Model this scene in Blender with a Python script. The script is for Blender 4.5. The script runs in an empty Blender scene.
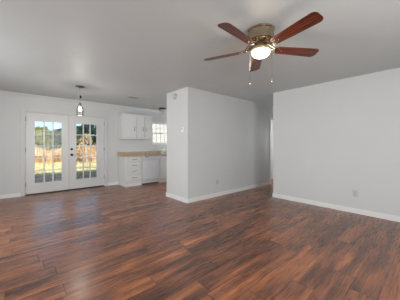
import bpy, bmesh, math, random
from mathutils import Vector, Matrix
random.seed(7)
S = bpy.context.scene
COL = S.collection
PI = math.pi
R = math.radians

# ------------------------------------------------------------------ camera
cd = bpy.data.cameras.new('camera'); cam = bpy.data.objects.new('camera', cd); COL.objects.link(cam)
cam.location = (0, 0, 1.211); cam.rotation_euler = (R(90), 0, R(-41.55))
cd.sensor_width = 36; cd.lens = 210.6/400*36; cd.shift_y = -4.7/400; cd.clip_start = .02; cd.clip_end = 500
S.camera = cam
# ------------------------------------------------------------------ exposure
S.view_settings.view_transform = 'Standard'; S.view_settings.look = 'None'
S.view_settings.gamma = 1; S.view_settings.exposure = 0.0; S.view_settings.use_curve_mapping = False
# ------------------------------------------------------------------ sky
w = bpy.data.worlds.new('sky'); S.world = w; w.use_nodes = True
nt = w.node_tree; nt.nodes.clear()
out = nt.nodes.new('ShaderNodeOutputWorld'); bg = nt.nodes.new('ShaderNodeBackground')
tc = nt.nodes.new('ShaderNodeTexCoord'); sx = nt.nodes.new('ShaderNodeSeparateXYZ'); rp = nt.nodes.new('ShaderNodeValToRGB')
nt.links.new(tc.outputs['Generated'], sx.inputs[0]); nt.links.new(sx.outputs['Z'], rp.inputs[0])
rp.color_ramp.elements[0].position = 0.0; rp.color_ramp.elements[0].color = (.62, .78, .86, 1)
rp.color_ramp.elements[1].position = .5; rp.color_ramp.elements[1].color = (.24, .40, .60, 1)
e = rp.color_ramp.elements.new(.16); e.color = (.33, .60, .82, 1)
nt.links.new(rp.outputs[0], bg.inputs[0]); bg.inputs[1].default_value = 1.8
nt.links.new(bg.outputs[0], out.inputs[0])
# ------------------------------------------------------------------ sun (behind the house, low winter sun)
sd = bpy.data.lights.new('sun', 'SUN'); sd.energy = 5.5; sd.angle = R(.6); sd.color = (1, .86, .68)
sun = bpy.data.objects.new('sun', sd); COL.objects.link(sun)
sun.rotation_euler = Vector((-.12, 1, -math.tan(R(28)))).to_track_quat('-Z', 'Y').to_euler()
# ------------------------------------------------------------------ area lamps for window daylight behind the camera, plus added fill in other rooms
def area(name, loc, direction, sx_, sy_, power, color):
    l = bpy.data.lights.new(name, 'AREA'); l.shape = 'RECTANGLE'; l.size = sx_; l.size_y = sy_; l.energy = power; l.color = color
    o = bpy.data.objects.new(name, l); COL.objects.link(o); o.location = loc
    o.rotation_euler = Vector(direction).to_track_quat('-Z', 'Z').to_euler(); return o
WX, SY = -2.3, -1.9        # west and south walls
area('window_light_west', (WX+.09, .9, 1.35), (1, 0, 0), 2.9, 1.5, 17, (.955, .985, 1))
area('window_light_south', (1.1, SY+.09, 1.35), (0, 1, 0), 2.5, 1.5, 150, (.955, .985, 1))
area('fill_light_dining', (WX+.09, 3.7, 1.35), (1, 0, 0), 1.5, 1.5, 70, (.955, .985, 1)).data.spread = R(130)  # unseen fill lamp, added to brighten the partition and dining end
area('fill_light_kitchen', (5.4-.04, 5.3, 1.45), (-1, 0, 0), 1.1, 1.0, 26, (.955, .985, 1))  # added fill for the dim kitchen
area('fill_light_bedroom', (6.5, 5.56, 1.5), (0, -1, 0), .7, 1.1, 55, (.955, .985, 1))  # added to light the open hall door leaf
area('fill_light_hall', (8.2-.04, 3.0, 1.5), (-1, 0, 0), .7, 1.3, 26, (.955, .985, 1))  # added fill for the dark hall

# ================================================================== materials
def mat(name, col, rough=.5, metal=0, spec=.5, noise=0, nscale=8, bump=0, bscale=60, coat=0, emit=None, estr=0):
    m = bpy.data.materials.new(name); m.use_nodes = True; t = m.node_tree; b = t.nodes['Principled BSDF']
    b.inputs['Base Color'].default_value = (*col, 1); b.inputs['Roughness'].default_value = rough
    b.inputs['Metallic'].default_value = metal; b.inputs['Specular IOR Level'].default_value = spec
    b.inputs['Coat Weight'].default_value = coat
    tcn = t.nodes.new('ShaderNodeTexCoord')
    if noise:
        n = t.nodes.new('ShaderNodeTexNoise'); n.inputs['Scale'].default_value = nscale; n.inputs['Detail'].default_value = 4
        t.links.new(tcn.outputs['Object'], n.inputs['Vector'])
        r = t.nodes.new('ShaderNodeValToRGB'); r.color_ramp.elements[0].position = .3; r.color_ramp.elements[1].position = .7
        r.color_ramp.elements[0].color = (*[c*(1-noise) for c in col], 1); r.color_ramp.elements[1].color = (*[min(1, c*(1+noise)) for c in col], 1)
        t.links.new(n.outputs['Fac'], r.inputs[0]); t.links.new(r.outputs[0], b.inputs['Base Color'])
    if bump:
        n = t.nodes.new('ShaderNodeTexNoise'); n.inputs['Scale'].default_value = bscale; n.inputs['Detail'].default_value = 3
        t.links.new(tcn.outputs['Object'], n.inputs['Vector'])
        bn = t.nodes.new('ShaderNodeBump'); bn.inputs['Strength'].default_value = bump; bn.inputs['Distance'].default_value = .002
        t.links.new(n.outputs['Fac'], bn.inputs['Height']); t.links.new(bn.outputs[0], b.inputs['Normal'])
    if emit:
        b.inputs['Emission Color'].default_value = (*emit, 1); b.inputs['Emission Strength'].default_value = estr
    return m

WALL = mat('wall_paint', (.53, .537, .532), .55, noise=.012, nscale=2, bump=.25, bscale=90)
CEIL = mat('ceiling_paint', (.50, .525, .525), .5, noise=.015, nscale=3, bump=.5, bscale=45)
TRIM = mat('trim_white', (.68, .675, .66), .35, noise=.01)
DOORW = mat('door_white', (.565, .56, .55), .35, noise=.01)
CAB = mat('cabinet_white', (.62, .62, .61), .35, noise=.015)
APPL = mat('appliance_white', (.58, .59, .605), .25, noise=.01)
TOE = mat('toe_kick_dark', (.10, .09, .085), .6, noise=.1)
BLACK = mat('black_metal', (.02, .018, .018), .35, .6, noise=.1)
NICKEL = mat('brushed_nickel', (.62, .60, .57), .28, 1, noise=.06, nscale=40)
DKNICK = mat('dark_nickel', (.22, .20, .19), .35, .9, noise=.08, nscale=30)
BRASS = mat('antique_brass', (.47, .385, .275), .2, 1, noise=.12, nscale=25)
PBRASS = mat('polished_pale_brass', (.78, .66, .46), .38, 1, noise=.06, nscale=25)
DKBRASS = mat('dark_bronze', (.09, .06, .04), .4, .8, noise=.2, nscale=25)
PLASTIC = mat('white_plastic', (.78, .78, .76), .35, noise=.01)
GREYP = mat('grey_plastic', (.40, .40, .39), .5, noise=.03)
OUTP = mat('pale_outlet_plastic', (.44, .437, .43), .45, noise=.02)
SLOT = mat('dark_slot', (.05, .05, .05), .7, noise=.1)
BOWL = mat('frosted_lamp_glass', (.9, .88, .8), .3, emit=(1, .87, .66), estr=1.45)
BULB = mat('bulb_glow', (1, .95, .85), .3, emit=(1, .93, .80), estr=16)
DOME = mat('dome_lamp_glass', (.50, .49, .46), .25, noise=.05)
SIDING = mat('white_siding', (.52, .52, .51), .7, noise=.02)
EXTW = mat('exterior_siding', (.55, .52, .47), .8, noise=.05)
STEEL = mat('sink_steel', (.5, .5, .5), .3, 1, noise=.05)

def glass(name, tint=(1, 1, 1), gloss=.08):
    m = bpy.data.materials.new(name); m.use_nodes = True; t = m.node_tree; t.nodes.clear()
    o = t.nodes.new('ShaderNodeOutputMaterial'); mx = t.nodes.new('ShaderNodeMixShader')
    a = t.nodes.new('ShaderNodeBsdfTransparent'); a.inputs[0].default_value = (*tint, 1)
    g = t.nodes.new('ShaderNodeBsdfGlossy'); g.inputs['Roughness'].default_value = .02
    f = t.nodes.new('ShaderNodeFresnel'); f.inputs[0].default_value = 1.22
    t.links.new(f.outputs[0], mx.inputs[0]); t.links.new(a.outputs[0], mx.inputs[1]); t.links.new(g.outputs[0], mx.inputs[2])
    t.links.new(mx.outputs[0], o.inputs[0]); return m
GLASS = glass('window_glass', (.97, .98, .98))
JAR = glass('clear_jar_glass', (.985, .985, .985))

# ---- floor: vinyl planks along X, .187 wide, 1.22 long
def floor_mat():
    m = bpy.data.materials.new('plank_floor'); m.use_nodes = True; t = m.node_tree; N = t.nodes; L = t.links; b = N['Principled BSDF']
    tcn = N.new('ShaderNodeTexCoord'); sp = N.new('ShaderNodeSeparateXYZ'); L.new(tcn.outputs['Object'], sp.inputs[0])
    def mth(op, a, b_=None, c=None):
        n = N.new('ShaderNodeMath'); n.operation = op
        for i, v in enumerate((a, b_, c)):
            if v is None: continue
            if isinstance(v, (int, float)): n.inputs[i].default_value = v
            else: L.new(v, n.inputs[i])
        return n.outputs[0]
    PW, PL = .187, 1.22
    ry = mth('DIVIDE', mth('SUBTRACT', sp.outputs['Y'], .309), PW); row = mth('FLOOR', ry); fy = mth('SUBTRACT', ry, row)
    wn = N.new('ShaderNodeTexWhiteNoise'); wn.noise_dimensions = '1D'; L.new(row, wn.inputs['W'])
    rx = mth('ADD', mth('DIVIDE', sp.outputs['X'], PL), mth('MULTIPLY', wn.outputs['Value'], 7.3)); ix = mth('FLOOR', rx); fx = mth('SUBTRACT', rx, ix)
    cb = N.new('ShaderNodeCombineXYZ'); L.new(row, cb.inputs[0]); L.new(ix, cb.inputs[1])
    w2 = N.new('ShaderNodeTexWhiteNoise'); w2.noise_dimensions = '2D'; L.new(cb.outputs[0], w2.inputs['Vector'])
    pid = w2.outputs['Value']
    # grain coordinates: shifted per plank, stretched along the plank
    gx = mth('ADD', mth('MULTIPLY', sp.outputs['X'], 1.0), mth('MULTIPLY', pid, 37.0)); gy = mth('ADD', sp.outputs['Y'], mth('MULTIPLY', pid, 11.0))
    def noise(sx_, sy_, detail, dist=0):
        c = N.new('ShaderNodeCombineXYZ'); L.new(mth('MULTIPLY', gx, sx_), c.inputs[0]); L.new(mth('MULTIPLY', gy, sy_), c.inputs[1])
        n = N.new('ShaderNodeTexNoise'); n.inputs['Scale'].default_value = 1; n.inputs['Detail'].default_value = detail; n.inputs['Distortion'].default_value = dist
        n.inputs['Roughness'].default_value = .6
        L.new(c.outputs[0], n.inputs['Vector']); return n.outputs['Fac']
    big = noise(.8, 11, 2, .35); fine = noise(5, 75, 4, .1); blot = noise(1.7, 6, 3, .4)
    v = mth('ADD', mth('MULTIPLY', big, .58), mth('MULTIPLY', fine, .20))
    v = mth('ADD', v, mth('MULTIPLY', blot, .46))
    v = mth('ADD', v, mth('MULTIPLY', mth('SUBTRACT', pid, .5), .10))
    r = N.new('ShaderNodeValToRGB'); L.new(v, r.inputs[0]); cr = r.color_ramp
    cr.elements[0].position = .42; cr.elements[0].color = (.064, .030, .021, 1)
    cr.elements[1].position = .86; cr.elements[1].color = (.54, .195, .075, 1)
    for p, c in ((.55, (.128, .054, .034)), (.64, (.232, .088, .045)), (.74, (.345, .126, .055))):
        e = cr.elements.new(p); e.color = (*c, 1)
    # seams
    ey = mth('MINIMUM', fy, mth('SUBTRACT', 1.0, fy)); ex = mth('MINIMUM', fx, mth('SUBTRACT', 1.0, fx))
    sy_ = mth('LESS_THAN', ey, .012); sx_ = mth('LESS_THAN', ex, .003); seam = mth('MAXIMUM', sy_, sx_)
    mx = N.new('ShaderNodeMix'); mx.data_type = 'RGBA'; L.new(mth('MULTIPLY', seam, .75), mx.inputs[0]); L.new(r.outputs[0], mx.inputs[6]); mx.inputs[7].default_value = (.025, .014, .010, 1)
    L.new(mx.outputs[2], b.inputs['Base Color'])
    L.new(mth('ADD', mth('MULTIPLY', fine, .12), .22), b.inputs['Roughness'])
    b.inputs['Specular IOR Level'].default_value = .6
    bn = N.new('ShaderNodeBump'); bn.inputs['Strength'].default_value = .22; bn.inputs['Distance'].default_value = .0015
    L.new(mth('SUBTRACT', mth('MULTIPLY', fine, .6), mth('MULTIPLY', seam, .75)), bn.inputs['Height']); L.new(bn.outputs[0], b.inputs['Normal'])
    return m
FLOOR = floor_mat()

def blade_mat():
    m = bpy.data.materials.new('cherry_blade'); m.use_nodes = True; t = m.node_tree; b = t.nodes['Principled BSDF']
    tcn = t.nodes.new('ShaderNodeTexCoord'); mp = t.nodes.new('ShaderNodeMapping'); mp.inputs['Scale'].default_value = (3, 45, 3)
    n = t.nodes.new('ShaderNodeTexNoise'); n.inputs['Scale'].default_value = 1.4; n.inputs['Detail'].default_value = 5; n.inputs['Distortion'].default_value = .7
    r = t.nodes.new('ShaderNodeValToRGB'); r.color_ramp.elements[0].position = .36; r.color_ramp.elements[1].position = .70
    r.color_ramp.elements[0].color = (.022, .007, .004, 1); r.color_ramp.elements[1].color = (.22, .045, .017, 1)
    t.links.new(tcn.outputs['Object'], mp.inputs[0]); t.links.new(mp.outputs[0], n.inputs['Vector']); t.links.new(n.outputs['Fac'], r.inputs[0])
    t.links.new(r.outputs[0], b.inputs['Base Color']); b.inputs['Roughness'].default_value = .35; return m
BLADE = blade_mat()

def granite_mat():
    m = bpy.data.materials.new('granite_laminate'); m.use_nodes = True; t = m.node_tree; b = t.nodes['Principled BSDF']
    tcn = t.nodes.new('ShaderNodeTexCoord'); n = t.nodes.new('ShaderNodeTexNoise'); n.inputs['Scale'].default_value = 26; n.inputs['Detail'].default_value = 6
    r = t.nodes.new('ShaderNodeValToRGB'); cr = r.color_ramp
    cr.elements[0].position = .33; cr.elements[0].color = (.20, .14, .09, 1); cr.elements[1].position = .7; cr.elements[1].color = (.66, .56, .43, 1)
    e = cr.elements.new(.5); e.color = (.42, .33, .235, 1)
    t.links.new(tcn.outputs['Object'], n.inputs['Vector']); t.links.new(n.outputs['Fac'], r.inputs[0]); t.links.new(r.outputs[0], b.inputs['Base Color'])
    b.inputs['Roughness'].default_value = .3; return m
GRAN = granite_mat()

def ground_mat():
    m = bpy.data.materials.new('winter_grass_ground'); m.use_nodes = True; t = m.node_tree; b = t.nodes['Principled BSDF']
    tcn = t.nodes.new('ShaderNodeTexCoord')
    n = t.nodes.new('ShaderNodeTexNoise'); n.inputs['Scale'].default_value = .7; n.inputs['Detail'].default_value = 8
    r = t.nodes.new('ShaderNodeValToRGB'); cr = r.color_ramp
    cr.elements[0].position = .32; cr.elements[0].color = (.36, .24, .12, 1); cr.elements[1].position = .68; cr.elements[1].color = (.68, .55, .33, 1)
    e = cr.elements.new(.5); e.color = (.56, .42, .23, 1)
    t.links.new(tcn.outputs['Object'], n.inputs['Vector']); t.links.new(n.outputs['Fac'], r.inputs[0]); sp = t.nodes.new('ShaderNodeSeparateXYZ'); t.links.new(tcn.outputs['Object'], sp.inputs[0])
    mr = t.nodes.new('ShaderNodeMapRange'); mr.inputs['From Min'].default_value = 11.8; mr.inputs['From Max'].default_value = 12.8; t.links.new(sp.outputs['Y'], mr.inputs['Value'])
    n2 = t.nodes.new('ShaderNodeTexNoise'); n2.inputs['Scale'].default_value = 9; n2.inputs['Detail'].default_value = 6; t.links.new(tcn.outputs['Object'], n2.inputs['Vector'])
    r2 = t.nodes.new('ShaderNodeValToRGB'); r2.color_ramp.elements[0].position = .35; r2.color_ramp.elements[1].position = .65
    r2.color_ramp.elements[0].color = (.13, .075, .05, 1); r2.color_ramp.elements[1].color = (.42, .27, .18, 1); t.links.new(n2.outputs['Fac'], r2.inputs[0])  # ground tone in the house shadow strip painted darker and browner
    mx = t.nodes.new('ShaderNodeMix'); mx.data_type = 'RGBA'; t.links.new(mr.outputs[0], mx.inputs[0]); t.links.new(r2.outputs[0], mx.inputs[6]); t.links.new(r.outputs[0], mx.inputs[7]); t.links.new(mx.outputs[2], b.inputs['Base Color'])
    b.inputs['Roughness'].default_value = .95; b.inputs['Specular IOR Level'].default_value = .1; return m
GROUND = ground_mat()
def leafm(name, c):
    m = mat(name, c, .8, spec=.15, noise=.45, nscale=1.3); return m
LEAFY = leafm('leaf_olive_yellow', (.24, .25, .07)); LEAFD = leafm('leaf_dark_evergreen', (.035, .07, .05)); LEAFM = leafm('leaf_mid_green', (.06, .09, .04))
LEAFG = leafm('leaf_golden', (.66, .46, .24)); BARK = mat('bark', (.16, .12, .09), .9, noise=.3, nscale=6); PBARK = mat('pale_bark', (.62, .50, .38), .9, noise=.2, nscale=6)
BRUSH = leafm('brush_orange', (.66, .45, .26)); STRAW = leafm('straw_grass', (.85, .68, .38))

# ================================================================== mesh helpers
def box(bm, x0, x1, y0, y1, z0, z1, bev=0, mtx=None):
    r = bmesh.ops.create_cube(bm, size=1); vs = r['verts']
    bmesh.ops.scale(bm, vec=(x1-x0, y1-y0, z1-z0), verts=vs); bmesh.ops.translate(bm, vec=((x0+x1)/2, (y0+y1)/2, (z0+z1)/2), verts=vs)
    if bev:
        es = list({e for v in vs for e in v.link_edges}); r2 = bmesh.ops.bevel(bm, geom=es, offset=bev, segments=2, affect='EDGES', profile=.5)
        vs = list({v for f in r2['faces'] for v in f.verts} | {v for v in vs if v.is_valid})
    if mtx: bmesh.ops.transform(bm, matrix=mtx, verts=vs)
    return vs
def lathe(bm, prof, c=(0, 0, 0), seg=32, mtx=None):
    rings = []; allv = []
    for r_, z in prof:
        if r_ < 1e-5: v = [bm.verts.new((c[0], c[1], c[2]+z))]
        else: v = [bm.verts.new((c[0]+r_*math.cos(2*PI*i/seg), c[1]+r_*math.sin(2*PI*i/seg), c[2]+z)) for i in range(seg)]
        rings.append(v); allv += v
    for a, b in zip(rings, rings[1:]):
        for i in range(seg):
            j = (i+1) % seg
            if len(a) == 1 and len(b) == 1: continue
            if len(a) == 1: bm.faces.new((a[0], b[j], b[i]))
            elif len(b) == 1: bm.faces.new((a[i], a[j], b[0]))
            else: bm.faces.new((a[i], a[j], b[j], b[i]))
    if mtx: bmesh.ops.transform(bm, matrix=mtx, verts=allv)
    return allv
def tube(bm, pts, rad, seg=8, cap=True):
    pts = [Vector(p) for p in pts]; rings = []; n = len(pts)
    up = None
    for i, p in enumerate(pts):
        d = (pts[min(i+1, n-1)]-pts[max(i-1, 0)]).normalized()
        if up is None: up = Vector((0, 0, 1)) if abs(d.z) < .9 else Vector((1, 0, 0))
        s = d.cross(up).normalized(); up = s.cross(d).normalized()
        rr = rad[i] if isinstance(rad, (list, tuple)) else rad
        rings.append([bm.verts.new(p+rr*(math.cos(2*PI*k/seg)*s+math.sin(2*PI*k/seg)*up)) for k in range(seg)])
    for a, b in zip(rings, rings[1:]):
        for k in range(seg): bm.faces.new((a[k], a[(k+1) % seg], b[(k+1) % seg], b[k]))
    if cap: bm.faces.new(rings[0][::-1]); bm.faces.new(rings[-1])
def obj(name, bm, m, parent=None, smooth=False, world=False):
    """links bm as one mesh object; vertices are given in the parent's space"""
    me = bpy.data.meshes.new(name); bmesh.ops.recalc_face_normals(bm, faces=bm.faces); bm.to_mesh(me); bm.free(); me.materials.append(m)
    if smooth:
        for p in me.polygons: p.use_smooth = True
        try: me.set_sharp_from_angle(angle=R(40))
        except Exception: pass
    o = bpy.data.objects.new(name, me); COL.objects.link(o)
    if parent: o.parent = parent
    return o
def recentre(o):
    me = o.data; xs = [v.co for v in me.vertices]
    c = Vector(((min(v.x for v in xs)+max(v.x for v in xs))/2, (min(v.y for v in xs)+max(v.y for v in xs))/2, min(v.z for v in xs)))
    me.transform(Matrix.Translation(-c)); o.location = c; return o
def B(*boxes, bev=0):
    bm = bmesh.new()
    for b in boxes: box(bm, *b, bev=bev)
    return bm
def tag(o, label, cat, group=None):
    o['label'] = label; o['category'] = cat
    if group: o['group'] = group
    return o
def empty(name, loc, label, cat, group=None, rz=0):
    o = bpy.data.objects.new(name, None); COL.objects.link(o); o.location = loc; o.rotation_euler = (0, 0, rz); o.empty_display_size = .1
    return tag(o, label, cat, group)
def struct(name, bm, m, parent=None, smooth=False):
    o = obj(name, bm, m, parent, smooth)
    if not parent: o['kind'] = 'structure'
    return o
def stuff(o, label, cat): tag(o, label, cat); o['kind'] = 'stuff'; return o

# ================================================================== structure
H = 2.44; DW = 6.56; PX, PY, PS, PE = 2.734, 3.47, 4.28, 6.005; RX, RE = 4.566, 2.557; KX = 5.4; EX = 8.2
bm = B((WX-.15, EX+.15, SY-.15, 7.0 - .29, -.12, 0)); struct('floor', bm, FLOOR)
struct('ceiling', B((WX-.15, EX+.15, SY-.15, DW+.15, H, H+.12)), CEIL)
rf = struct('roof', B((WX-.6, EX+.6, SY-.6, 7.1, H+.12, H+.36)), EXTW)
# wall_back with the french door opening and the kitchen window opening
D0, D1, DT = .185, 2.055, 2.05
W0, W1, WB, WT = 3.60, 4.36, 1.25, 2.03
T = .15
struct('wall_back', B((WX-.15, D0, DW, DW+T, 0, H), (D0, D1, DW, DW+T, DT, H), (D1, W0, DW, DW+T, 0, H), (W0, W1, DW, DW+T, 0, WB), (W0, W1, DW, DW+T, WT, H), (W1, EX+.15, DW, DW+T, 0, H)), WALL)
struct('wall_right', B((RX, EX, SY, RE, 0, H)), WALL)      # solid block of rooms east of the living room
# partition: pantry block whose short face looks west, its long face looks south; then the hall door
HD0, HD1, HDT = PE+.02, PE+.86, 2.04
struct('wall_partition', B((PX, HD0, PY, PS, 0, H), (HD0, HD1, PY, PY+.12, HDT, H), (HD1, EX, PY, PY+.12, 0, H)), WALL)
struct('wall_hall', B((HD0-.12, HD0-.0, PS, 5.6, 0, H), (HD0-.12, 6.12, 5.6, 5.7, 0, H), (6.88, EX, 5.6, 5.7, 0, H), (6.12, 6.88, 5.6, 5.7, 0, .9), (6.12, 6.88, 5.6, 5.7, 2.05, H)), WALL)
struct('wall_kitchen', B((KX, KX+.12, PS, 4.7, 0, H), (KX, KX+.12, 5.9, DW, 0, H), (KX, KX+.12, 4.7, 5.9, 0, .9), (KX, KX+.12, 4.7, 5.9, 2.05, H)), WALL)
struct('wall_east', B((EX, EX+.15, RE, 2.6, 0, H), (EX, EX+.15, 3.4, DW, 0, H), (EX, EX+.15, 2.6, 3.4, 0, .9), (EX, EX+.15, 2.6, 3.4, 2.05, H)), WALL)
wy0, wy1, wz0, wz1 = -.55, 2.35, .6, 2.1
struct('wall_left', B((WX-.15, WX, SY-.15, wy0, 0, H), (WX-.15, WX, wy1, 2.85, 0, H), (WX-.15, WX, 4.55, DW, 0, H), (WX-.15, WX, 2.85, 4.55, 0, wz0), (WX-.15, WX, 2.85, 4.55, wz1, H), (WX-.15, WX, wy0, wy1, 0, wz0), (WX-.15, WX, wy0, wy1, wz1, H)), WALL)
vx0, vx1 = -.15, 2.35
struct('wall_front', B((WX-.15, vx0, SY-.15, SY, 0, H), (vx1, RX, SY-.15, SY, 0, H), (vx0, vx1, SY-.15, SY, 0, wz0), (vx0, vx1, SY-.15, SY, wz1, H)), WALL)
# windows behind the camera; opaque blinds added to block the sun, lamps stand inside
SHADE = mat('closed_blind', (.8, .79, .75), .7, noise=.02)
def rear_window(name, axis, a0, a1, at, sgn):
    def bx(p0, p1, q0, q1, z0, z1): return (q0, q1, p0, p1, z0, z1) if axis == 'y' else (p0, p1, q0, q1, z0, z1)
    lo, hi = sorted((at, at-sgn*.1)); f = []
    for p0, p1, z0, z1 in ((a0, a0+.05, wz0, wz1), (a1-.05, a1, wz0, wz1), (a0, a1, wz0, wz0+.05), (a0, a1, wz1-.05, wz1), ((a0+a1)/2-.03, (a0+a1)/2+.03, wz0, wz1)):
        f.append(bx(p0, p1, lo, hi, z0, z1))
    o = struct(name, B(*f), TRIM)
    l2, h2 = sorted((at-sgn*.02, at+sgn*.005))
    obj('sun_block_blind', B(bx(a0+.05, a1-.05, l2, h2, wz0+.04, wz1-.04)), SHADE, o); return o
rear_window('window_2', 'y', wy0, wy1, WX, 1)
rear_window('added_window_4', 'y', 2.85, 4.55, WX, 1)  # unseen window, added to go with the dining fill lamp
rear_window('window_3', 'x', vx0, vx1, SY, 1)

wz0, wz1 = .9, 2.05
rear_window('added_window_5', 'y', 4.7, 5.9, KX, -1)  # unseen kitchen window, added around its fill lamp
rear_window('added_window_6', 'y', 2.6, 3.4, EX, -1)  # unseen hall window, added around its fill lamp
rear_window('added_window_7', 'x', 6.12, 6.88, 5.6, -1)  # unseen bedroom window, added around its fill lamp
# crown on the back wall
def crown(name, x0, x1):
    bm = bmesh.new(); pr = [(0, 0), (0, -.065), (.012, -.065), (.02, -.05), (.045, -.018), (.05, 0)]
    a = [bm.verts.new((x0, DW-p, H+z)) for p, z in pr]; b = [bm.verts.new((x1, DW-p, H+z)) for p, z in pr]
    for i in range(len(pr)): j = (i+1) % len(pr); bm.faces.new((a[i], a[j], b[j], b[i]))
    bm.faces.new(a); bm.faces.new(b[::-1]); return struct(name, bm, TRIM if False else WALL)
crown('trim_1', WX, KX)
# baseboards
BH, BT = .088, .014
def base(name, *rects):
    bm = bmesh.new()
    for x0, x1, y0, y1 in rects:
        box(bm, x0, x1, y0, y1, 0, BH-.012); 
        # thinner rounded top lip
        cx = .004
        box(bm, x0+(cx if x1-x0 < .05 else 0), x1-(cx if x1-x0 < .05 else 0), y0+(cx if y1-y0 < .05 else 0), y1-(cx if y1-y0 < .05 else 0), BH-.012, BH)
    return struct(name, bm, TRIM)
CW = .075   # casing width
base('baseboard_back', (WX, D0-CW+.03, DW-BT, DW), (D1+CW-.03, 2.43, DW-BT, DW))
base('baseboard_partition', (PX-BT, PX, PY-BT, PS), (PX, HD0-.07, PY-BT, PY), (HD1+.07, EX, PY-BT, PY), (PX-BT, KX, PS, PS+BT))
base('baseboard_right', (RX-BT, RX, SY, RE+BT), (RX, EX, RE, RE+BT))
base('baseboard_left', (WX, WX+BT, SY, DW)); base('baseboard_front', (WX, RX, SY, SY+BT))
base('baseboard_hall', (HD0, EX, 5.6-BT, 5.6), (EX-BT, EX, RE+BT, PY-BT))

# ------------------------------------------------------------------ french doors (door_1): jamb, casing, two leaves
fr = .03
df = struct('door_1', B((D0, D0+fr, DW-.005, DW+T, 0, DT), (D1-fr, D1, DW-.005, DW+T, 0, DT), (D0+fr, D1-fr, DW-.005, DW+T, DT-fr, DT)), DOORW)
cs = obj('door_casing', B((D0-CW+.02, D0+.012, DW-.018, DW, 0, DT+CW-.02), (D1-.012, D1+CW-.02, DW-.018, DW, 0, DT+CW-.02), (D0+.012, D1-.012, DW-.018, DW, DT-.012, DT+CW-.02), bev=.003), WALL, df)
obj('threshold', B((D0+fr, D1-fr, DW-.01, DW+T, 0, .022)), BLACK, df)
LX = (D0+fr+.003, (D0+D1)/2-.0015, (D0+D1)/2+.0015, D1-fr-.003)
def leaf(x0, x1, gx0, gx1, label, hinge_right):
    g0, g1 = .245, 1.835; y0, y1 = DW+.02, DW+.064; zt = DT-fr-.004; z0 = .026
    e = struct('french_door_leaf', B((x0, gx0, y0, y1, z0, zt), (gx1, x1, y0, y1, z0, zt), (gx0, gx1, y0, y1, z0, g0), (gx0, gx1, y0, y1, g1, zt)), DOORW, df)
    e['label'] = label
    # raised lip around the glass
    m_ = .028
    obj('glazing_frame', B((gx0-.012, gx0+m_, y0-.008, y1+.008, g0-.012, g1+.012), (gx1-m_, gx1+.012, y0-.008, y1+.008, g0-.012, g1+.012), (gx0+m_, gx1-m_, y0-.008, y1+.008, g0-.012, g0+m_), (gx0+m_, gx1-m_, y0-.008, y1+.008, g1-m_, g1+.012), bev=.003), DOORW, e)
    bars = []; a0, a1, b0, b1 = gx0+m_, gx1-m_, g0+m_, g1-m_
    for i in (1, 2): x = a0+(a1-a0)*i/3; bars.append((x-.013, x+.013, y0+.004, y1-.004, b0, b1))
    for i in (1, 2, 3, 4): z = b0+(b1-b0)*i/5; bars.append((a0, a1, y0+.005, y1-.005, z-.012, z+.012))
    obj('muntins', B(*bars), DOORW, e)
    obj('glass_panes', B((a0, a1, (y0+y1)/2-.003, (y0+y1)/2+.003, b0, b1)), GLASS, e)
    hx = x1 if hinge_right else x0
    for z in (.22, 1.05, 1.80):
        bm = B((hx-.008, hx+.012, y0-.006, y0+.004, z, z+.10)); tube(bm, [(hx+.001, y0-.010, z-.004), (hx+.001, y0-.010, z+.104)], .007)
        obj('hinge', bm, DKNICK, e)
    return e
l1 = leaf(LX[0], LX[1], .368, .985, 'left white leaf of the french doors', False)
l2_ = leaf(LX[2], LX[3], 1.268, 1.848, 'right white leaf of the french doors with black knob', True)
ymat = Matrix.Rotation(R(90), 4, 'X')
def knob(z, prof, name, lab):
    bm = bmesh.new(); lathe(bm, prof, seg=24); me_m = Matrix.Translation((1.186, DW+.02, z)) @ ymat
    bmesh.ops.transform(bm, matrix=me_m, verts=bm.verts); o = obj(name, bm, BLACK, l2_, True); o['label'] = lab
knob(.955, [(0, 0), (.033, 0), (.033, .006), (.012, .012), (.012, .035), (.026, .045), (.03, .058), (.022, .07), (0, .073)], 'door_knob', 'black round knob')
knob(1.105, [(0, 0), (.031, 0), (.031, .01), (.024, .02), (0, .022)], 'deadbolt', 'black round deadbolt')
obj('astragal', B(((D0+D1)/2-.030, (D0+D1)/2-.006, DW+.010, DW+.02, .03, DT-fr-.006), bev=.002), DOORW, l1)
obj('meeting_gap_strip', B(((D0+D1)/2-.005, (D0+D1)/2+.004, DW+.014, DW+.0205, .03, DT-fr-.006)), GREYP, l1)  # grey strip drawn in for the dark gap between the leaves

# ------------------------------------------------------------------ kitchen window (window_1)
wf = struct('window_1', B((W0, W0+.025, DW+.03, DW+T, WB, WT), (W1-.025, W1, DW+.03, DW+T, WB, WT), (W0, W1, DW+.03, DW+T, WT-.025, WT), (W0, W1, DW+.03, DW+T, WB, WB+.025)), TRIM)
zm = (WB+WT)/2
for nm, z0, z1, yy in (('lower_sash', WB+.025, zm+.015, DW+.06), ('upper_sash', zm-.015, WT-.025, DW+.095)):
    a, b = W0+.025, W1-.025; f = .03
    s = obj(nm, B((a, a+f, yy, yy+.03, z0, z1), (b-f, b, yy, yy+.03, z0, z1), (a+f, b-f, yy, yy+.03, z0, z0+f), (a+f, b-f, yy, yy+.03, z1-f, z1)), GREYP if False else TRIM, wf)
    bars = [(a+f+(b-a-2*f)*i/4-.005, a+f+(b-a-2*f)*i/4+.005, yy+.008, yy+.022, z0+f, z1-f) for i in (1, 2, 3)]
    bars.append((a+f, b-f, yy+.007, yy+.023, (z0+z1)/2-.005, (z0+z1)/2+.005)); obj('muntins', B(*bars), TRIM, s)
    obj('glass_panes', B((a+f, b-f, yy+.013, yy+.017, z0+f, z1-f)), GLASS, s)
obj('sash_lock', B((3.95, 4.01, DW+.045, DW+.06, zm-.01, zm+.02), bev=.003), DKNICK, wf)
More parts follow.
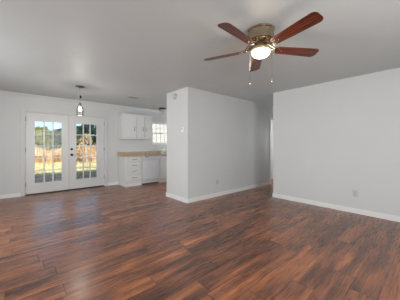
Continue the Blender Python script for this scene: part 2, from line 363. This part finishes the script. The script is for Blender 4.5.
obj('window_sill', B((W0-.03, W1+.03, DW-.03, DW+.06, WB-.022, WB), bev=.004), TRIM, wf)

# ------------------------------------------------------------------ hall door (door_2), leaf open into the room beyond
d2 = struct('door_2', B((HD0, HD0+.02, PY-.002, PY+.122, 0, HDT), (HD1-.02, HD1, PY-.002, PY+.122, 0, HDT), (HD0+.02, HD1-.02, PY-.002, PY+.122, HDT-.02, HDT)), TRIM)
obj('door_casing', B((HD0-.06, HD0+.012, PY-.016, PY, 0, HDT+.06), (HD1-.012, HD1+.06, PY-.016, PY, 0, HDT+.06), (HD0+.012, HD1-.012, PY-.016, PY, HDT-.012, HDT+.06), bev=.003), TRIM, d2)
lf = obj('door_leaf', B((HD1-.06, HD1-.024, PY+.125, PY+.915, .03, HDT-.03), bev=.002), TRIM, d2); lf['label'] = 'white door leaf standing open'
bm = bmesh.new()
for q in (PY+.22, PY+.54):
    for z0, z1 in ((.2, .85), (.98, 1.55), (1.66, 1.88)): box(bm, HD1-.066, HD1-.058, q, q+.26, z0, z1, bev=.003)
obj('door_panels', bm, TRIM, lf)
bm = bmesh.new(); lathe(bm, [(0, 0), (.03, 0), (.03, .006), (.012, .01), (.012, .035), (.028, .05), (.02, .065), (0, .067)], seg=20, mtx=Matrix.Translation((HD1-.06, PY+.85, .95)) @ Matrix.Rotation(R(-90), 4, 'Y')); obj('door_knob', bm, NICKEL, lf, True)

# ================================================================== ceiling fan
FX, FY = 1.982, 1.256
fan = empty('ceiling_fan', (FX, FY, H), 'brass flush mount ceiling fan with five cherry wood blades and a lit bowl', 'ceiling fan')
bm = bmesh.new(); lathe(bm, [(0, 0), (.138, 0), (.146, -.006), (.146, -.018), (.138, -.026), (.138, -.104), (.143, -.110), (.143, -.120), (.128, -.130), (.075, -.136), (0, -.136)], seg=48); obj('motor_housing', bm, BRASS, fan, True)
bm = bmesh.new(); lathe(bm, [(0, -.136), (.062, -.136), (.068, -.138), (.068, -.146), (.055, -.150), (0, -.150)], seg=32); obj('flywheel', bm, DKBRASS, fan, True)
bm = bmesh.new(); lathe(bm, [(0, -.148), (.045, -.148), (.05, -.165), (.07, -.18), (.098, -.192), (.108, -.210), (.108, -.222), (.100, -.227), (0, -.227)], seg=40); obj('light_fitter', bm, PBRASS, fan, True)
bm = bmesh.new(); lathe(bm, [(.102, -.226), (.101, -.236), (.093, -.256), (.076, -.274), (.05, -.286), (.02, -.292), (0, -.293)], seg=40); lb = obj('lamp_bowl', bm, BOWL, fan, True); lb['label'] = 'lit frosted glass bowl'
BZ = -.196
for k in range(5):
    a = R(39.6+72*k); rot = Matrix.Rotation(a, 4, 'Z')
    # blade iron: two scrolls and a spoon plate
    bm = bmesh.new()
    for s in (-1, 1):
        pts = [(.05, s*.012, -.140), (.085, s*.030, -.145), (.115, s*.040, -.150), (.145, s*.034, -.175), (.17, s*.018, BZ+.008), (.20, s*.012, BZ+.008)]
        tube(bm, pts, .0065, 8)
        tube(bm, [(.115+.02*math.cos(t), s*(.022+.014*math.sin(t)), -.150) for t in [2*PI*j/10 for j in range(11)]], .004, 6)
    tube(bm, [(.05, 0, -.14), (.10, 0, -.150), (.15, 0, -.182), (.2, 0, BZ+.006)], .007, 8)
    tl = Matrix.Translation((.19, 0, BZ)) @ Matrix.Rotation(R(-13), 4, 'X') @ Matrix.Translation((-.19, 0, -BZ))
    box(bm, .17, .255, -.035, .035, BZ+.002, BZ+.008, bev=.002, mtx=tl)
    ir = obj('blade_iron', bm, BRASS, fan, True); ir.rotation_euler = (0, 0, a)
    # blade with rounded tip
    bm = bmesh.new(); out_ = []
    r0, r1, w0, w1 = .185, .664, .052, .069
    n = 10
    ctl = [(r0, -w0), (r1-.045, -w1)] + [(r1-.045+.045*math.sin(t), -w1+.045-.045*math.cos(t)) for t in [PI/2*j/6 for j in range(1, 7)]]
    ctl += [(x, -y) for x, y in ctl[::-1]]
    lo = [bm.verts.new((x, y, BZ-.004)) for x, y in ctl]; hi = [bm.verts.new((x, y, BZ+.002)) for x, y in ctl]
    bm.faces.new(lo[::-1]); bm.faces.new(hi)
    for i in range(len(ctl)): j = (i+1) % len(ctl); bm.faces.new((lo[i], lo[j], hi[j], hi[i]))
    bmesh.ops.transform(bm, matrix=tl, verts=bm.verts)
    bl = obj('blade', bm, BLADE, fan); bl.rotation_euler = (0, 0, a)
    for x, y in ((.205, .02), (.205, -.02), (.235, 0)):
        bm = bmesh.new(); lathe(bm, [(0, -.0085), (.004, -.008), (.006, -.004), (.006, 0)], c=(x, y, BZ), seg=10)
        bmesh.ops.transform(bm, matrix=tl, verts=bm.verts); obj('screw', bm, BRASS, bl, True)
# two pull chains with fobs, left and right of the bowl
rv = Vector((math.cos(R(41.55)), -math.sin(R(41.55)), 0))
for s, zb in ((-1, -.555), (1, -.53)):
    p = rv*.117*s; bm = bmesh.new()
    tube(bm, [(p.x*.85, p.y*.85, -.203), (p.x, p.y, -.21), (p.x, p.y, zb)], .0022, 6)
    z = -.225
    while z > zb:
        lathe(bm, [(0, .004), (.0034, 0), (0, -.004)], c=(p.x, p.y, z), seg=6); z -= .0085
    ch = obj('pull_chain', bm, BRASS, fan, True)
    bm = bmesh.new(); lathe(bm, [(0, .012), (.004, .01), (.0075, -.002), (.008, -.014), (.004, -.024), (0, -.026)], c=(p.x, p.y, zb), seg=12); obj('chain_fob', bm, BRASS, ch, True)
pl = bpy.data.lights.new('fan_bulb', 'POINT'); pl.energy = 4; pl.color = (1, .84, .62); pl.shadow_soft_size = .06
po = bpy.data.objects.new('fan_bulb', pl); COL.objects.link(po); po.parent = fan; po.location = (0, 0, -.36)

# ================================================================== pendant over the dining spot
pen = empty('pendant_lamp', (1.041, 4.949, H), 'clear glass jar pendant lamp with a lit bulb hanging before the french doors', 'pendant lamp')
bm = bmesh.new(); lathe(bm, [(0, 0), (.082, 0), (.085, -.005), (.078, -.016), (.03, -.026), (.012, -.034), (0, -.034)], seg=32); obj('canopy', bm, DKNICK, pen, True)
bm = bmesh.new(); zz = -.034; i = 0
while zz > -.345:
    pts = [(.007*math.cos(t)*(1 if i % 2 else 0), .007*math.cos(t)*(0 if i % 2 else 1), zz-.012+.013*math.sin(t)) for t in [2*PI*j/10 for j in range(11)]]
    tube(bm, pts, .0022, 5); zz -= .021; i += 1
obj('chain', bm, DKNICK, pen, True)
bm = bmesh.new(); dv = rv
cp = [(-.002, 0, -.03)] + [(dv.x*o_, dv.y*o_, z) for o_, z in ((-.02, -.08), (-.035, -.16), (-.045, -.25), (-.04, -.31), (-.012, -.35))]
tube(bm, cp, .003, 6); obj('cord', bm, GREYP, pen, True)
bm = bmesh.new(); lathe(bm, [(0, .018), (.012, .016), (.016, 0), (.016, -.03), (.008, -.038), (0, -.04)], c=(dv.x*.012, dv.y*.012, -.21), seg=14); obj('cord_clip', bm, BLACK, pen, True)
bm = bmesh.new(); lathe(bm, [(0, -.34), (.012, -.345), (.024, -.355), (.026, -.40), (.038, -.41), (.038, -.42), (0, -.42)], seg=24); obj('socket', bm, DKNICK, pen, True)
bm = bmesh.new(); pr = [(.034, -.415), (.040, -.43), (.058, -.455), (.062, -.48), (.060, -.60), (.063, -.612)]
lathe(bm, pr+[(r_-.003, z) for r_, z in pr[::-1]], seg=32); obj('glass_shade', bm, JAR, pen, True)
bm = bmesh.new(); lathe(bm, [(0, -.42), (.013, -.42), (.014, -.44), (.024, -.455), (.031, -.475), (.028, -.50), (.012, -.512), (0, -.514)], seg=24); b_ = obj('bulb', bm, BULB, pen, True); b_['label'] = 'lit white bulb'
pl = bpy.data.lights.new('pendant_bulb', 'POINT'); pl.energy = 10; pl.color = (1, .95, .88); pl.shadow_soft_size = .06
po = bpy.data.objects.new('pendant_bulb', pl); COL.objects.link(po); po.parent = pen; po.location = (0, 0, -.64)

# ================================================================== kitchen dome light
dl = empty('flush_ceiling_light', (3.72, 6.05, H), 'small flush dome ceiling light with dark rim above the kitchen window', 'ceiling light')
bm = bmesh.new(); lathe(bm, [(0, 0), (.11, 0), (.125, -.015), (.145, -.035), (.15, -.05), (.145, -.058), (.13, -.06), (0, -.055)], seg=36); obj('rim', bm, DKNICK, dl, True)
bm = bmesh.new(); lathe(bm, [(.132, -.058), (.125, -.085), (.10, -.115), (.06, -.137), (.02, -.145), (0, -.146)], seg=36); obj('glass_dome', bm, DOME, dl, True)
bm = bmesh.new(); lathe(bm, [(0, -.140), (.012, -.145), (.014, -.155), (.007, -.165), (.009, -.175), (0, -.183)], seg=12); obj('finial', bm, DKNICK, dl, True)

# ceiling vent
vt = empty('ceiling_vent', (2.31, 5.19, H), 'small white slatted air vent in the ceiling near the kitchen', 'vent')
obj('frame', B((-.14, .14, -.085, -.06, -.008, 0), (-.14, .14, .06, .085, -.008, 0), (-.14, -.115, -.06, .06, -.008, 0), (.115, .14, -.06, .06, -.008, 0), bev=.002), GREYP, vt)
obj('duct', B((-.115, .115, -.06, .06, -.002, 0)), SLOT, vt)
for k in range(6):
    bm = bmesh.new(); y = -.05+.02*k; box(bm, -.115, .115, -.008, .008, -.001, .001, mtx=Matrix.Translation((0, y, -.006)) @ Matrix.Rotation(R(35), 4, 'X')); obj('slat', bm, GREYP, vt)

# smoke alarm and thermostat on the partition's short face
al = empty('door_chime', (PX, 3.925, 2.31), 'small grey round alarm high on the short white partition face', 'alarm')
rx90 = Matrix.Rotation(R(-90), 4, 'Y')
bm = bmesh.new(); lathe(bm, [(0, 0), (.062, 0), (.064, .01), (.058, .03), (.045, .036), (0, .036)], seg=28, mtx=rx90); obj('body', bm, GREYP, al, True)
bm = bmesh.new(); lathe(bm, [(.028, .0365), (.036, .0365), (.036, .038), (.028, .038)], seg=24, mtx=rx90); obj('grille', bm, OUTP, al)
bm = bmesh.new(); lathe(bm, [(0, .036), (.012, .036), (.011, .041), (0, .042)], seg=16, mtx=rx90); obj('button', bm, PLASTIC, al, True)
al.name = 'smoke_alarm'
th = empty('thermostat', (PX, 3.635, 1.545), 'small white thermostat at head height on the short partition face near the corner', 'thermostat')
obj('body', B((-.026, 0, -.030, .030, -.055, .055), bev=.006), PLASTIC, th); obj('dial', B((-.032, -.025, -.018, .018, -.04, -.02), bev=.003), PLASTIC, th)
obj('display', B((-.0275, -.0255, -.020, .020, .005, .035)), GREYP, th)
# outlets
def outlet(loc, rz, label, m):
    o = empty('wall_outlet', loc, label, 'outlet', None, rz)   # faces local -Y
    obj('cover_plate', B((-.036, .036, -.006, 0, -.058, .058), bev=.0025), m, o)
    for z in (-.022, .022):
        s = obj('socket', B((-.017, .017, -.009, -.005, z-.015, z+.015), bev=.002), m, o)
        obj('slots', B((-.008, -.0055, -.0098, -.0085, z-.002, z+.008), (.0055, .008, -.0098, -.0085, z-.002, z+.008), (-.002, .002, -.0098, -.0085, z-.010, z-.006)), SLOT, s)
    bm = bmesh.new(); lathe(bm, [(0, 0), (.0035, 0), (.003, .0015), (0, .002)], seg=8, mtx=Matrix.Translation((0, -.006, 0)) @ Matrix.Rotation(R(90), 4, 'X')); obj('screw', bm, NICKEL, o)
outlet((RX, .975, .355), R(-90), 'pale grey outlet low on the right-hand wall', OUTP)
outlet((3.63, PY, .34), 0, 'pale outlet low on the long partition wall above the baseboard', OUTP)

# ================================================================== kitchen base run
KF = 5.97     # face plane
def shaker(bm, x0, x1, z0, z1, yf, t=.018, rail=.045):
    box(bm, x0, x1, yf-t*.55, yf, z0, z1)
    for q in ((x0, x0+rail, z0, z1), (x1-rail, x1, z0, z1), (x0+rail, x1-rail, z0, z0+rail), (x0+rail, x1-rail, z1-rail, z1)): box(bm, q[0], q[1], yf-t, yf-t*.5, q[2], q[3], bev=.002)
def raised(bm, x0, x1, z0, z1, yf, m_=.025):
    box(bm, x0, x1, yf-.016, yf, z0, z1, bev=.004); box(bm, x0+m_, x1-m_, yf-.021, yf-.015, z0+m_, z1-m_, bev=.0035)
def pull(p, x, z, yf, vertical=False, L=.1):
    if vertical: pts = [(x, yf, z-L/2), (x, yf-.028, z-L/2+.012), (x, yf-.03, z), (x, yf-.028, z+L/2-.012), (x, yf, z+L/2)]
    else: pts = [(x-L/2, yf, z), (x-L/2+.012, yf-.028, z), (x, yf-.03, z), (x+L/2-.012, yf-.028, z), (x+L/2, yf, z)]
    bm = bmesh.new(); tube(bm, pts, .007, 8); obj('handle', bm, DKNICK, p, True)
# drawer base
K0, K1, K2, K3, K4 = 2.43, 2.93, 3.53, 4.43, KX-.004
c1 = empty('drawer_cabinet', (0, 0, 0), 'white base cabinet with four drawers at the left end of the counter', 'cabinet')
obj('body', B((K0, K1-.002, KF, DW-.016, .10, .872), (K0, K1-.002, KF+.02, DW-.016, 0, .10)), CAB, c1)
obj('base_trim', B((K0-.012, K0, KF-.002, DW-.016, 0, .085), (K0-.012, K1-.004, KF+.006, KF+.02, 0, .085)), TRIM, c1)
for z0, z1 in ((.715, .845), (.545, .69), (.365, .52), (.16, .34)):
    bm = bmesh.new(); raised(bm, K0+.045, K1-.03, z0, z1, KF); bmesh.ops.translate(bm, vec=(0, -.008, 0), verts=bm.verts); box(bm, K0+.05, K1-.035, KF-.01, KF, z0+.01, z1-.01); d = obj('drawer', bm, CAB, c1); pull(d, (K0+K1)/2+.008, (z0+z1)/2+.01, KF-.028, L=.14)
# dishwasher
c2 = empty('dishwasher', (0, 0, 0), 'white built-in dishwasher between the drawer cabinet and the sink cabinet', 'dishwasher')
obj('body', B((K1+.003, K2-.003, KF+.02, DW-.02, .105, .868)), APPL, c2)
obj('door', B((K1+.006, K2-.006, KF-.022, KF+.02, .15, .755), bev=.006), APPL, c2)
cp_ = obj('control_panel', B((K1+.006, K2-.006, KF-.026, KF+.02, .762, .866), bev=.006), APPL, c2)
obj('latch', B((K1+.10, K1+.22, KF-.034, KF-.026, .835, .855), bev=.003), DKNICK, cp_)
obj('buttons', B(*[(K1+.28+.04*i, K1+.305+.04*i, KF-.029, KF-.026, .80, .815) for i in range(6)]), GREYP, cp_)
obj('toe_kick', B((K1+.006, K2-.006, KF+.03, KF+.05, .0, .14)), TOE, c2)
obj('kick_plate', B((K1+.006, K2-.006, KF-.002, KF+.02, .045, .125), bev=.002), APPL, c2)
# sink base
c3 = empty('sink_cabinet', (0, 0, 0), 'white sink base cabinet partly hidden behind the partition wall', 'cabinet')
obj('body', B((K2+.002, K2+.02, KF, DW-.016, .10, .872), (K3-.02, K3-.002, KF, DW-.016, .10, .872), (K2+.02, K3-.02, KF, KF+.02, .10, .872), (K2+.02, K3-.02, KF+.02, DW-.016, .10, .12)), CAB, c3); obj('toe_kick', B((K2+.002, K3-.002, KF+.02, KF+.035, 0, .10)), CAB, c3)
for i in range(2):
    a = K2+.035+i*.43; bm = bmesh.new(); raised(bm, a, a+.40, .13, .68, KF, .04); d = obj('door', bm, CAB, c3); pull(d, a+(.36 if i == 0 else .04), .6, KF-.018, True)
    bm = bmesh.new(); raised(bm, a, a+.40, .715, .845, KF); obj('drawer_front', bm, CAB, c3)
c4 = empty('base_cabinet', (0, 0, 0), 'white base cabinet at the hidden right end of the kitchen counter', 'cabinet')
obj('body', B((K3+.002, K4, KF, DW-.016, .10, .872)), CAB, c4); obj('toe_kick', B((K3+.002, K4, KF+.02, KF+.035, 0, .10)), CAB, c4)
for i in range(2):
    a = K3+.035+i*.46; bm = bmesh.new(); raised(bm, a, a+.43, .13, .68, KF, .04); d = obj('door', bm, CAB, c4); pull(d, a+(.39 if i == 0 else .04), .6, KF-.018, True)
    bm = bmesh.new(); raised(bm, a, a+.43, .715, .845, KF); d = obj('drawer', bm, CAB, c4); pull(d, a+.215, .78, KF-.02)
# worktop with backsplash and an opening for the sink
ct = empty('countertop', (0, 0, 0), 'speckled tan laminate countertop with low backsplash over the white cabinets', 'countertop')
sx0, sx1, sy0, sy1 = 3.66, 4.34, 6.05, 6.42
obj('worktop', B((K0-.03, sx0, KF-.03, DW-.003, .874, .914), (sx1, KX-.002, KF-.03, DW-.003, .874, .914), (sx0, sx1, KF-.03, sy0, .874, .914), (sx0, sx1, sy1, DW-.003, .874, .914)), GRAN, ct)
obj('backsplash', B((K0-.03, KX-.002, DW-.022, DW-.003, .914, 1.012)), GRAN, ct)
sk = tag(obj('kitchen_sink', B((sx0+.002, sx1-.002, sy0+.002, sy0+.01, .76, .917), (sx0+.002, sx1-.002, sy1-.01, sy1-.002, .76, .917), (sx0+.002, sx0+.01, sy0, sy1, .76, .917), (sx1-.01, sx1-.002, sy0, sy1, .76, .917), (sx0+.002, sx1-.002, sy0, sy1, .755, .763), (3.99, 4.01, sy0, sy1, .76, .912)), STEEL), 'steel sink set into the counter below the kitchen window', 'sink')
fc = empty('kitchen_faucet', (3.93, 6.475, .914), 'dark metal gooseneck faucet on the counter before the kitchen window', 'faucet')
bm = bmesh.new(); lathe(bm, [(0, 0), (.028, 0), (.028, .01), (.02, .02), (.016, .07), (0, .07)], seg=18); obj('base', bm, NICKEL, fc, True)
bm = bmesh.new(); tube(bm, [(0, 0, .05), (0, 0, .16)]+[(0, -.075+.075*math.cos(t), .16+.075*math.sin(t)) for t in [PI*j/10 for j in range(1, 11)]]+[(0, -.15, .12)], .011, 10); obj('spout', bm, NICKEL, fc, True)
bm = bmesh.new(); tube(bm, [(.01, 0, .05), (.035, 0, .055), (.07, -.01, .085)], [.009, .008, .006], 8); obj('handle', bm, NICKEL, fc, True)

# ================================================================== upper cabinets
UF = 6.25; u0, u1, u2, u3 = 2.43, 2.868, 3.148, 3.423; Z0, Z1 = 1.405, 2.175
ca = empty('wall_cabinet', (0, 0, 0), 'white single door wall cabinet, the left one above the counter', 'cabinet')
obj('body', B((u0, u1-.001, UF, DW-.002, Z0, Z1)), CAB, ca)
bm = bmesh.new(); raised(bm, u0+.025, u1-.012, Z0+.03, Z1-.03, UF, .045); d = obj('door', bm, CAB, ca); pull(d, u1-.07, 1.72, UF-.018, True, .12)
cb_ = empty('wall_cabinet', (0, 0, 0), 'white double door wall cabinet next to the kitchen window', 'cabinet')
obj('body', B((u1+.001, u3, UF, DW-.002, Z0, Z1)), CAB, cb_)
for a, b, hx in ((u1+.012, u2-.004, u2-.05), (u2+.004, u3-.02, u2+.05)):
    bm = bmesh.new(); raised(bm, a, b, Z0+.03, Z1-.03, UF, .04); d = obj('door', bm, CAB, cb_); pull(d, hx, 1.72, UF-.018, True, .12)
struct('trim_2', B((u0+.02, u3-.02, DW-.016, DW, 1.012, 1.03)), TRIM)

# ================================================================== outdoors
GZ = -.17
n = 60
bm = bmesh.new()
def gz(x, y):
    d = max(0, y-16); return GZ+.012*d+(.12*math.sin(x*.31)*math.sin(y*.23) if y > 16 else 0)
xs = [-45+i*2.5 for i in range(61)]; ys = [6.72]+[8+i*2 for i in range(48)]
gv = [[bm.verts.new((x, y, gz(x, y))) for x in xs] for y in ys]
for j in range(len(ys)-1):
    for i in range(len(xs)-1): bm.faces.new((gv[j][i], gv[j][i+1], gv[j+1][i+1], gv[j+1][i]))
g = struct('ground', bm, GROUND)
F_ = Vector((math.sin(R(41.55)), math.cos(R(41.55)))); R_ = Vector((math.cos(R(41.55)), -math.sin(R(41.55))))
def ray(px, Y):
    d = F_+(px-200)/210.6*R_; return d.x*Y/d.y
def quads(bm, c, rad, n, size, rnd):
    for _ in range(n):
        while True:
            p = Vector((rnd.uniform(-1, 1), rnd.uniform(-1, 1), rnd.uniform(-1, 1)))
            if p.length < 1: break
        p = Vector((c[0]+p.x*rad[0], c[1]+p.y*rad[1], c[2]+p.z*rad[2]))
        a = Vector((rnd.uniform(-1, 1), rnd.uniform(-1, 1), rnd.uniform(-1, 1))).normalized(); b = a.orthogonal().normalized(); s = size*rnd.uniform(.6, 1.4)
        bm.faces.new([bm.verts.new(p+q) for q in (a*s, b*s*.5, -a*s, -b*s*.5)])
def tree(name, x, y, h, wd, leafm_, bark, label, cat, group, seed, low=.12, nb=9, nq=170, size=.16, dens=1):
    rnd = random.Random(seed); z = gz(x, y)
    t = empty(name, (x, y, z), label, cat, group)
    bm = bmesh.new(); top = h*.85
    tube(bm, [(0, 0, -.1), (.03*h*rnd.uniform(-1, 1), 0, h*.4), (.04*h*rnd.uniform(-1, 1), .02*h, top)], [h*.022, h*.016, h*.004], 8)
    fb = bmesh.new()
    for i in range(nb):
        zz = h*(low+(.92-low)*(i+.5)/nb); rr = wd*(.5*math.sin(PI*min(1, .25+.75*(i+.5)/nb))+.12); a = rnd.uniform(0, 2*PI)
        for s in range(3):
            aa = a+s*2.1+rnd.uniform(-.3, .3); e_ = (math.cos(aa)*rr*.75, math.sin(aa)*rr*.75, zz+h*.06)
            tube(bm, [(0, 0, zz-h*.06), (e_[0]*.5, e_[1]*.5, zz), e_], [h*.008, h*.005, h*.002], 5)
            quads(fb, e_, (rr*.55, rr*.55, h*.085), int(nq*dens/3), size, rnd)
    obj('trunk', bm, bark, t); obj('foliage', fb, leafm_, t); return t
G = 'trees beyond the dry field'
def htop(px, Y, top):            # height of a tree whose crown ends where the photo shows it
    x = ray(px, Y); d = x*F_.x+Y*F_.y; return 1.211+(145.3-top)*d/210.6-gz(x, Y)
def row(name, px, Y, top, wd, lm, label, seed, **k):
    tree(name, ray(px, Y), Y, htop(px, Y, top), wd, lm, BARK, label, 'tree', G, seed, **k)
row('olive_tree', 32, 28, 129, 2.6, LEAFY, 'yellow-green leafy tree seen through the left panes of the left door leaf', 1)
row('olive_tree', 43, 36, 127, 3.6, LEAFY, 'broad pale green tree seen through the middle of the left door leaf', 2)
row('leafy_tree', 50, 29, 133, 2.5, LEAFM, 'low mid green tree in front of the paler trees, left door leaf', 12)
row('leafy_tree', 59, 34, 129.5, 3.2, LEAFM, 'mid green tree seen through the right panes of the left door leaf', 3)
row('leafy_tree', 68, 29, 127, 3.0, LEAFM, 'green tree hidden in part by the meeting stiles of the doors', 4)
row('evergreen_tree', 78, 34, 126, 3.6, LEAFD, 'dark evergreen tree seen through the left panes of the right door leaf', 5)
row('evergreen_tree', 87.5, 29, 123, 3.0, LEAFD, 'dark evergreen tree standing directly behind the small golden tree', 6)
row('evergreen_tree', 97, 34, 121, 3.8, LEAFD, 'dark evergreen tree seen through the right panes of the right door leaf', 7)
tree('golden_tree', ray(86.5, 19), 19, htop(86.5, 19, 133), 1.35, LEAFG, PBARK, 'small golden-leaved tree standing alone in the field, right door leaf', 'tree', None, 8, nq=50, size=.08, nb=8)
row('evergreen_tree', 20, 36, 126, 3.6, LEAFM, 'far green tree left of the french doors beyond the field', 9)
row('evergreen_tree', 110, 30, 121, 3.6, LEAFD, 'far dark tree right of the french doors beyond the field', 10)
gar = empty('bright_backdrop_shed', (7.6, 15.0, gz(9, 15)), 'outbuilding wall added as a bright backdrop for the kitchen window', 'building')  # invented building; its sunlit wall gives the kitchen window a bright view
obj('wall', B((0, 6.5, 0, 5, -.1, 3.5)), SIDING, gar)
bm = bmesh.new()
for k in range(17): box(bm, -.01, 6.51, -.018, 0, .05+k*.2, .24+k*.2, mtx=None)
obj('siding', bm, SIDING, gar)
bm = bmesh.new(); pr = [(-.4, 3.45), (2.5, 4.7), (5.4, 3.45), (5.4, 3.6), (2.5, 4.86), (-.4, 3.6)]
a = [bm.verts.new((-.3, y, z)) for y, z in pr]; b = [bm.verts.new((6.8, y, z)) for y, z in pr]
for i in range(6): j = (i+1) % 6; bm.faces.new((a[i], a[j], b[j], b[i]))
bm.faces.new(a); bm.faces.new(b[::-1]); obj('roof', bm, TOE, gar)
# far tree line and kitchen-window side
# tall dry brush (uncountable)
rnd = random.Random(11); bm = bmesh.new()
for _ in range(9000):
    y = rnd.uniform(21, 27); x = ray(rnd.uniform(15, 120), y); z = gz(x, y); hgt = rnd.uniform(.5, 1.25)*(.7+.4*math.sin(x*1.3)*math.sin(x*.37+y)); a = rnd.uniform(0, PI); wv = Vector((math.cos(a), math.sin(a), 0))*.035
    l = Vector((rnd.uniform(-.2, .2), rnd.uniform(-.2, .2), 0)); p = Vector((x, y, z))
    bm.faces.new([bm.verts.new(q) for q in (p-wv, p+wv, p+l+Vector((0, 0, hgt))+wv*.8, p+l+Vector((0, 0, hgt))-wv*.8)])
stuff(obj('tall_dry_brush', bm, BRUSH), 'tall orange-brown dry brush at the far side of the field', 'brush')
bm = bmesh.new()
for _ in range(9000):
    y = rnd.uniform(12.3, 20.3); x = ray(rnd.uniform(8, 128), y); x = min(x, 7.2-rnd.random()*2) if y > 14.4 else x; z = gz(x, y); hgt = rnd.uniform(.04, .12)*(1.6 if 14.2 < y < 14.6 else 1); a = rnd.uniform(0, PI); wv = Vector((math.cos(a), math.sin(a), 0))*.02
    l = Vector((rnd.uniform(-.06, .06), rnd.uniform(-.06, .06), 0)); p = Vector((x, y, z))
    bm.faces.new([bm.verts.new(q) for q in (p-wv, p+wv, p+l+Vector((0, 0, hgt)))])
stuff(obj('dry_grass', bm, STRAW), 'pale straw-coloured dormant grass covering the yard', 'grass')
